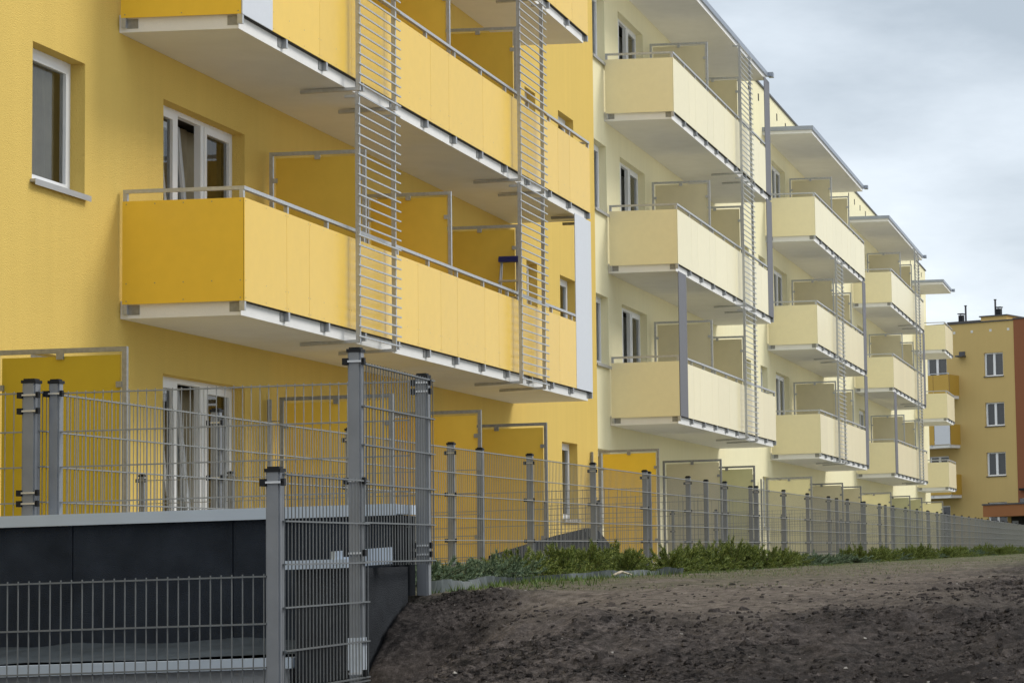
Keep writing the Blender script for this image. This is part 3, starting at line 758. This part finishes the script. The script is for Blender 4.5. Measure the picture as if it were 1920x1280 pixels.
# ================================================================== ground
def sstep(a, b_, x):
    t = max(0, min(1, (x-a)/(b_-a))); return t*t*(3-2*t)
def rough_h(p, amp, X):
    h = amp*.040*noise.fractal(p*1.5, 1, 2.1, 3)
    q = p + Vector((noise.noise(p*2.3), noise.noise(p*2.3+Vector((9, 0, 0))), 0))*.18
    h += amp*.050*(abs(noise.noise(q*3.6))-.2) + amp*.026*(abs(noise.noise(q*8.5))-.2)
    if X < 25: h += amp*.014*(.25-abs(noise.noise(p*19))) + amp*.007*noise.noise(p*43)
    return h
def crest(X):
    # lateral position of the edge where the loose soil begins
    pts = [(9.6, 1.0), (9.9, 1.5), (10.5, 2.8), (12.0, 3.6), (13.5, 4.35)]
    return pts
def ground_h(X, Y):
    # flat compacted ground above the bank
    z = -.115 - .016*max(0, min(10, 15.5-X)) - .010*max(0, min(6, 4-Y))
    # soil bank towards the camera and towards the right
    dX = max(0, (9.9 + .45*max(0, Y-2.2)) - X)
    dY = max(0, .9 + .25*noise.noise(Vector((X*.3, 0, 0))) - Y)
    z -= .125*math.hypot(dX, dY*.55)
    dd = max(0, 13.35-X); z -= (.16*dd+.42*dd*dd)*sstep(2.75, 3.95, Y)
    z = max(z, -1.9)
    far = sstep(60, 200, X); z += far*.05
    return z
def soilness(X, Y):
    c = 1.35 if X > 10.2 else 9
    a = sstep(-.9, .9, 1.15-Y + .9*noise.noise(Vector((X*.8, Y*.8, 5))))
    b_ = sstep(-1.3, 1.3, 10.1+.75*max(0, Y-2.2) - X + 1.5*noise.noise(Vector((X*1.2, Y*1.2, 9))))
    c_ = sstep(3.3, 3.8, Y)*(1-sstep(13.3, 13.9, X))
    return max(a, b_, c_)
xs = [-6, -2, 1, 3, 4.5]
x = 5.5
while x < 8.0: xs.append(x); x += .05
while x < 14.2: xs.append(x); x += .0165 + (x-8)*.0008
while x < 40: xs.append(x); x *= 1.007
while x < 400: xs.append(x); x *= 1.06
xs += [700, 1500]
ys = [-600, -200, -80, -40, -25, -16, -10, -6, -4, -2.5]
y = -1.6
while y < -.2: ys.append(y); y += .06
while y < 4.7: ys.append(y); y += .019
while y < 6.2: ys.append(y); y += .06
ys += [6.6, 7, 7.5, 8, 9, 10.05, 14, 40, 120, 400]
verts = []; soil = []
fb = noise.fractal
for X in xs:
    for Y in ys:
        z = ground_h(X, Y); s = soilness(X, Y) if X < 130 else 1
        if X > 7 and X < 60 and -3 < Y < 6.3:
            p = Vector((X, Y, 0))
            amp = .25 + .75*s
            z += rough_h(p, amp, X)
        if Y > 4.22 and 5 < X < 13.45: z = -2.1
        elif Y > 4.22 and X <= 5: z = -2.1
        if Y > 4.2 and X >= 13.45 and Y < 12: z = -.15 + .01*noise.noise(Vector((X, Y, 0)))
        verts.append((X, Y, z)); soil.append(s)
ny = len(ys); faces = [(i*ny+j, (i+1)*ny+j, (i+1)*ny+j+1, i*ny+j+1) for i in range(len(xs)-1) for j in range(ny-1)]
me = bpy.data.meshes.new('ground'); me.from_pydata(verts, [], faces)
me.attributes.new('soil', 'FLOAT', 'POINT').data.foreach_set('value', soil)
darks = []
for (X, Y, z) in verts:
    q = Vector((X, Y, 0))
    v = .50*sstep(2.6, .2, Y)*sstep(16, 9, X) + .55*max(0, noise.fractal(q*.9+Vector((3, 8, 0)), 1, 2, 3)) + .35*sstep(13.9, 13.0, X)*sstep(3.0, 4.0, Y)  # soil darkening: towards the near right, by the wall corner, in random patches
    darks.append(max(0, min(.9, v)))
me.attributes.new('soil_dark', 'FLOAT', 'POINT').data.foreach_set('value', darks)
me.polygons.foreach_set('use_smooth', [True]*len(faces)); me.update()
go = bpy.data.objects.new('ground', me); col.objects.link(go); tag(go, kind='structure', label='bare dark soil and patchy grass in front of the fence')
G = bpy.data.materials.new('soil_and_turf'); G.use_nodes = True; n = G.node_tree; p = n.nodes['Principled BSDF']
p.inputs['Roughness'].default_value = .95; p.inputs['Specular IOR Level'].default_value = .15
geo = n.nodes.new('ShaderNodeNewGeometry')
def nz(scale, det=6, rough=.6):
    t = n.nodes.new('ShaderNodeTexNoise'); t.inputs['Scale'].default_value = scale; t.inputs['Detail'].default_value = det; t.inputs['Roughness'].default_value = rough
    n.links.new(geo.outputs['Position'], t.inputs['Vector']); return t
def ramp(fac, stops):
    r = n.nodes.new('ShaderNodeValToRGB'); els = r.color_ramp.elements
    els[0].position, els[0].color = stops[0][0], (*stops[0][1], 1); els[1].position, els[1].color = stops[-1][0], (*stops[-1][1], 1)
    for (q, c) in stops[1:-1]: e = els.new(q); e.color = (*c, 1)
    n.links.new(fac, r.inputs[0]); return r
def mixc(fac, a, b_):
    mm = n.nodes.new('ShaderNodeMix'); mm.data_type = 'RGBA'
    if isinstance(fac, float): mm.inputs['Factor'].default_value = fac
    else: n.links.new(fac, mm.inputs['Factor'])
    n.links.new(a, mm.inputs['A']); n.links.new(b_, mm.inputs['B']); return mm.outputs['Result']
A = n.nodes.new('ShaderNodeAttribute'); A.attribute_name = 'soil'
wet = ramp(nz(2.2, 8, .7).outputs['Fac'], [(.42, (.009, .008, .0075)), (.5, (.072, .060, .054)), (.57, (.15, .127, .115))])
fine = ramp(nz(26, 6, .75).outputs['Fac'], [(.40, (.008, .007, .0065)), (.52, (.09, .075, .068)), (.62, (.23, .195, .18))])
loose0 = mixc(.5, wet.outputs[0], fine.outputs[0])
soil_dark = n.nodes.new('ShaderNodeAttribute'); soil_dark.attribute_name = 'soil_dark'
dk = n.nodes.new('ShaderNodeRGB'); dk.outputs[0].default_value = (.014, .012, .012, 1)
loose = mixc(soil_dark.outputs['Fac'], loose0, dk.outputs[0])
dry = ramp(nz(11, 8, .75).outputs['Fac'], [(.33, (.06, .050, .042)), (.5, (.165, .138, .115)), (.68, (.29, .25, .21))])
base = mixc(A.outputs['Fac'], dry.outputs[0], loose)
sx = n.nodes.new('ShaderNodeSeparateXYZ'); n.links.new(geo.outputs['Position'], sx.inputs[0])
gm = n.nodes.new('ShaderNodeMapRange'); gm.inputs['From Min'].default_value = 1.4; gm.inputs['From Max'].default_value = 4.4; gm.inputs['To Max'].default_value = .8
n.links.new(sx.outputs['Y'], gm.inputs['Value'])
gx = n.nodes.new('ShaderNodeMapRange'); gx.inputs['From Min'].default_value = 13.2; gx.inputs['From Max'].default_value = 15.0
n.links.new(sx.outputs['X'], gx.inputs['Value'])
gmx = n.nodes.new('ShaderNodeMath'); gmx.operation = 'MULTIPLY'; n.links.new(gm.outputs[0], gmx.inputs[0]); n.links.new(gx.outputs[0], gmx.inputs[1])
gm2 = n.nodes.new('ShaderNodeMapRange'); gm2.inputs['From Min'].default_value = 14; gm2.inputs['From Max'].default_value = 34; gm2.inputs['To Max'].default_value = .75
n.links.new(sx.outputs['X'], gm2.inputs['Value'])
mxm = n.nodes.new('ShaderNodeMath'); mxm.operation = 'MAXIMUM'; n.links.new(gmx.outputs[0], mxm.inputs[0]); n.links.new(gm2.outputs[0], mxm.inputs[1])
gn = nz(1.1, 7, .65); gr = n.nodes.new('ShaderNodeMapRange'); gr.inputs['From Min'].default_value = .36; gr.inputs['From Max'].default_value = .52
n.links.new(gn.outputs['Fac'], gr.inputs['Value'])
gmul = n.nodes.new('ShaderNodeMath'); gmul.operation = 'MULTIPLY'; n.links.new(mxm.outputs[0], gmul.inputs[0]); n.links.new(gr.outputs[0], gmul.inputs[1])
gcol = ramp(nz(9, 5, .7).outputs['Fac'], [(.35, (.055, .070, .022)), (.65, (.13, .145, .055))])
n.links.new(mixc(gmul.outputs[0], base, gcol.outputs[0]), p.inputs['Base Color'])
bp_ = n.nodes.new('ShaderNodeBump'); bp_.inputs['Strength'].default_value = 1; bp_.inputs['Distance'].default_value = .035
n.links.new(nz(38, 8, .8).outputs['Fac'], bp_.inputs['Height']); n.links.new(bp_.outputs[0], p.inputs['Normal'])
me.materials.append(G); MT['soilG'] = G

b = MB(); b.box(4, 103, 8.7, 10.06, -.145, -.10)
tb = b.build('terrace_paving', 'paving'); tag(tb, 'pale paving of the ground floor terraces', kind='structure')
b = MB(); b.box(-40, 260, -60, -2.2, -.60, -.27)  # unseen pale slab, added to bounce light onto the balcony undersides
tb = b.build('bounce_slab', 'paving'); tag(tb, 'pale slab added out of view to bounce light under the balconies', kind='structure')

# interpolated surface height for things laid on the soil
def surf(X, Y):
    z = ground_h(X, Y); s = soilness(X, Y); p = Vector((X, Y, 0)); amp = .25+.75*s
    if Y > 4.2 and X >= 13.3: return -.15
    return z + rough_h(p, amp, X)

def clod(b, c, r, k=0):
    """irregular little lump"""
    i0 = len(b.v); pts = []
    for (a, e) in [(t*pi/3, 0) for t in range(6)] + [(t*2*pi/3+.4, .9) for t in range(3)]:
        rr = r*random.uniform(.65, 1.25)
        b.v.append((c[0]+rr*cos(a)*cos(e), c[1]+rr*sin(a)*cos(e), c[2]+rr*sin(e)*.8))
    t = [6, 7, 8]
    b.f.append((i0+6, i0+7, i0+8)); b.mi.append(k)
    for q in range(3):
        a0, a1, a2 = 2*q, (2*q+1) % 6, (2*q+2) % 6
        u, v_ = i0+6+q, i0+6+(q+1) % 3
        b.f.append((i0+a0, i0+a1, u)); b.f.append((i0+a1, v_, u)); b.f.append((i0+a1, i0+a2, v_)); b.mi += [k]*3
MT['clod'] = mat('soil_clods', (.045, .037, .032), .95, spec=.1, noise_s=4, var=.7)
MT['stone'] = mat('pale_pebbles', (.26, .24, .21), .8, noise_s=14, var=.35)
def on_soil():
    while True:
        X = 7.8+random.random()**.9*7; lim = 4.1 if X < 13.3 else 4.0
        Y = random.uniform(-.6, 4.1)
        if X < 12.9 and Y > 3.6 and random.random() < .6: continue
        if random.random() < soilness(X, Y)**2*.97+.03: return X, Y
b = MB()
for i in range(42000):
    X, Y = on_soil()
    if noise.noise(Vector((X*1.9, Y*1.9, 31))) + random.random()*.9 < .35: continue
    r = random.choice([.003, .004, .005, .006, .008, .011, .015]) * (1 if random.random() < .985 else 2.4); clod(b, (X, Y, surf(X, Y)-r*.15), r)
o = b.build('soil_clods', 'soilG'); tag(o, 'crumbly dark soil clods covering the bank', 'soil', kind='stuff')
nv = len(o.data.vertices); ca = []; i = 0
o.data.attributes.new('soil', 'FLOAT', 'POINT').data.foreach_set('value', [1.0]*nv)
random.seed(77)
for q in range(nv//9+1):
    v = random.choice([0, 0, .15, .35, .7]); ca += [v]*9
o.data.attributes.new('soil_dark', 'FLOAT', 'POINT').data.foreach_set('value', ca[:nv])
b = MB()
for i in range(170):
    X, Y = on_soil(); r = random.choice([.003, .004, .005, .009]); clod(b, (X, Y, surf(X, Y)+.001), r)
o = b.build('pebbles', 'stone'); tag(o, 'small pale pebbles scattered over the dark soil', 'stones', kind='stuff')

# grass
def blade(b, X, Y, z, h, lean):
    a = random.uniform(0, 2*pi); w = h*.06+.0015; dx, dy = cos(a)*w, sin(a)*w; la = random.uniform(0, 2*pi)
    ex, ey = cos(la)*lean*h, sin(la)*lean*h
    b.tri((X-dx, Y-dy, z), (X+dx, Y+dy, z), (X+ex, Y+ey, z+h))
b = MB(); d2 = MB()
for i in range(26000):
    X = 13.6+random.random()**1.7*46; Y = random.gauss(4.6, .45)
    if Y > 5.6 or Y < 3.3: continue
    if X < 25 and Y > 4.41+.62*(X-14.6)/11.9: continue
    dens = noise.noise(Vector((X*.7, Y*1.1, 4)))+.25+(.9 if 14.6 < X < 19.5 and 4.1 < Y < 4.75 else 0)
    if random.random() > dens*1.4: continue
    blade(b, X, Y, surf(X, Y)-.003, random.uniform(.015, .05)*(1.3 if 14.6 < X < 19.5 else .8), random.uniform(.1, .7))
for i in range(36000):
    X = 13.6+random.random()**1.3*60; Y = random.uniform(1.6, 5.0)
    if noise.noise(Vector((X*.5, Y*.8, 14)))+.30 < random.random()*.7: continue
    blade(d2 if random.random() < .45 else b, X, Y, surf(X, Y)-.003, random.uniform(.008, .022), random.uniform(.3, 1.1))
o = b.build('grass', 'grass'); tag(o, 'short patchy green grass along the shrub bed', 'grass', kind='stuff')
o = d2.build('dry_grass', 'drygrass'); tag(o, 'sparse dry grass on the compacted soil', 'grass', kind='stuff')

# corrugated plastic edging strip
b = MB(); ex = []
X = 14.6
while X < 25.0:
    t = (X-14.6)/11.9
    Y = 4.47+.62*t+.10*sin(X*1.3)+.05*sin(X*3.1); ex.append((X, Y, .035*sin(X*2.1))); X += .03
for i in range(len(ex)-1):
    (x0, y0, l0), (x1, y1, l1) = ex[i], ex[i+1]
    w0 = .022*sin(i*.8); w1 = .022*sin((i+1)*.8); h0 = .075+.03*noise.noise(Vector((x0*1.5, 0, 0))); h1 = .075+.03*noise.noise(Vector((x1*1.5, 0, 0)))
    for s in (0, .003):
        b.quad((x0, y0+w0+s, -.18), (x1, y1+w1+s, -.18), (x1, y1+w1+l1+s, -.15+h1), (x0, y0+w0+l0+s, -.15+h0))
o = b.build('edging_strip', 'edging', smooth=True); tag(o, 'crinkled grey green plastic edging strip in front of the shrubs', 'garden edging')
# pale scrap of wood lying by the edging
b = MB(); p1 = at(1073, 1068, Z=-.10)
q = Vector((20.4, 4.75, -.11)); b.tube([q, q+Vector((.14, -.05, .03)), q+Vector((.25, -.12, .0))], [.008, .013, .006], 6)
o = b.build('stick', 'wood'); tag(o, 'pale broken stick lying against the edging strip', 'stick')

# ================================================================== juniper shrubs
def shrub_proto(kind, seed, H, Rr):
    random.seed(seed)
    fol = MB(); st = MB()
    nb = 46
    for i in range(nb):
        a = random.uniform(0, 2*pi); el = random.uniform(.12, 1.25)
        ln = Rr*random.uniform(.7, 1.15)*(1-.25*sin(el)) if el < .8 else H*random.uniform(.75, 1.12)
        base = Vector((random.uniform(-.06, .06), random.uniform(-.06, .06), .0))
        d = Vector((cos(a)*cos(el), sin(a)*cos(el), sin(el)*H/Rr*1.1)).normalized()
        pts = []; seg = 7
        for s in range(seg+1):
            t = s/seg; p = base+d*(ln*t)+Vector((0, 0, -.10*ln*t*t+.02))
            p += Vector((noise.noise(Vector((i*3.1, t*3, 1))), noise.noise(Vector((i*3.1, t*3, 7))), noise.noise(Vector((i*3.1, t*3, 13)))))*.02
            p.z = max(p.z, .012); pts.append(p)
        st.tube([pts[0], pts[3], pts[5]], [.007, .004, .002], 4)
        for s in range(1, seg+1):
            for q in range(48):
                t = random.random(); p = pts[s-1].lerp(pts[s], t)
                dd = (pts[s]-pts[s-1]).normalized()
                side = Vector((random.gauss(0, 1), random.gauss(0, 1), random.gauss(.15, .8))).normalized()
                v = (dd*.9+side*.75).normalized(); L1 = random.uniform(.016, .042)*(1 if kind == 'g' else .85)
                tip = p+v*L1; mid = p+v*L1*.5; w = v.cross(Vector((random.gauss(0,1), random.gauss(0,1), random.gauss(0,1)))).normalized()*random.uniform(.0016, .003)
                fol.quad(p, mid+w, tip, mid-w)
    r = empty('juniper_shrub', (0,0,0))
    fol.build('foliage', 'jun_g' if kind == 'g' else 'jun_b', r); st.build('stem', 'bark', r)
    random.seed(seed+99)
    return r
protos = {'b': [shrub_proto('b', 11, .20, .40), shrub_proto('b', 12, .17, .36)], 'g': [shrub_proto('g', 21, .26, .36), shrub_proto('g', 22, .32, .32), shrub_proto('g', 23, .22, .42)]}
used = set()
def put_shrub(kind, x, y, sc, label, group):
    pr = random.choice(protos[kind])
    if pr.name in used:
        r = pr.copy(); col.objects.link(r)
        for ch in pr.children:
            c = ch.copy(); col.objects.link(c); c.parent = r
    else: r = pr; used.add(pr.name)
    r.location = (x, y, -.15); r.rotation_euler = (0, 0, random.uniform(0, 6.28)); r.scale = (sc[0], sc[1], sc[2])
    tag(r, label, 'shrub', group)
random.seed(5)
sx_ = 13.95; cnt = {}
plan = []
while sx_ < 108:
    plan.append(sx_); sx_ += random.uniform(.46, .78) if sx_ < 34 else random.uniform(.65, 1.1)
ordn = ['first', 'second', 'third', 'fourth', 'fifth', 'sixth', 'seventh', 'eighth', 'ninth', 'tenth', 'eleventh', 'twelfth']
import collections
byp = collections.defaultdict(list)
for x in plan: byp[int((x-FX0)/SP)].append(x)
for k, lst in byp.items():
    for i, x in enumerate(lst):
        t = (x-13.9)
        yb = 5.02+.50*sstep(14, 22, x) + random.uniform(-.12, .25)
        if x < 21: kind = 'b' if random.random() < .85 else 'g'
        elif 36 < x < 42 or random.random() < .10: kind = 'b'
        else: kind = 'g'
        hs = random.uniform(1.1, 1.5) if x < 21 else random.uniform(1.1, 1.45) if x < 25 else random.uniform(1.05, 1.45) if x < 33 else random.uniform(.9, 1.35)
        ws = random.uniform(.7, 1.15)
        if k < 12:
            pos = ['nearest', 'second', 'third', 'fourth', 'fifth', 'sixth', 'seventh'][i]
            lab = '%s juniper shrub, %s in front of the %s fence panel from the corner' % ('bluish green' if kind == 'b' else 'green', pos, ordn[k])
            grp = 'juniper shrubs along the fence'
        else:
            lab = 'small far %s juniper shrub in the dark green row under the distant fence' % ('bluish' if kind == 'b' else 'green')
            grp = 'far %s juniper shrubs' % ('bluish' if kind == 'b' else 'green')
        put_shrub(kind, x, yb, (ws, ws, hs), lab, grp)
        
for kk in protos.values():
    for r in kk:
        if r.name not in used:
            for ch in list(r.children): bpy.data.objects.remove(ch)
            bpy.data.objects.remove(r)
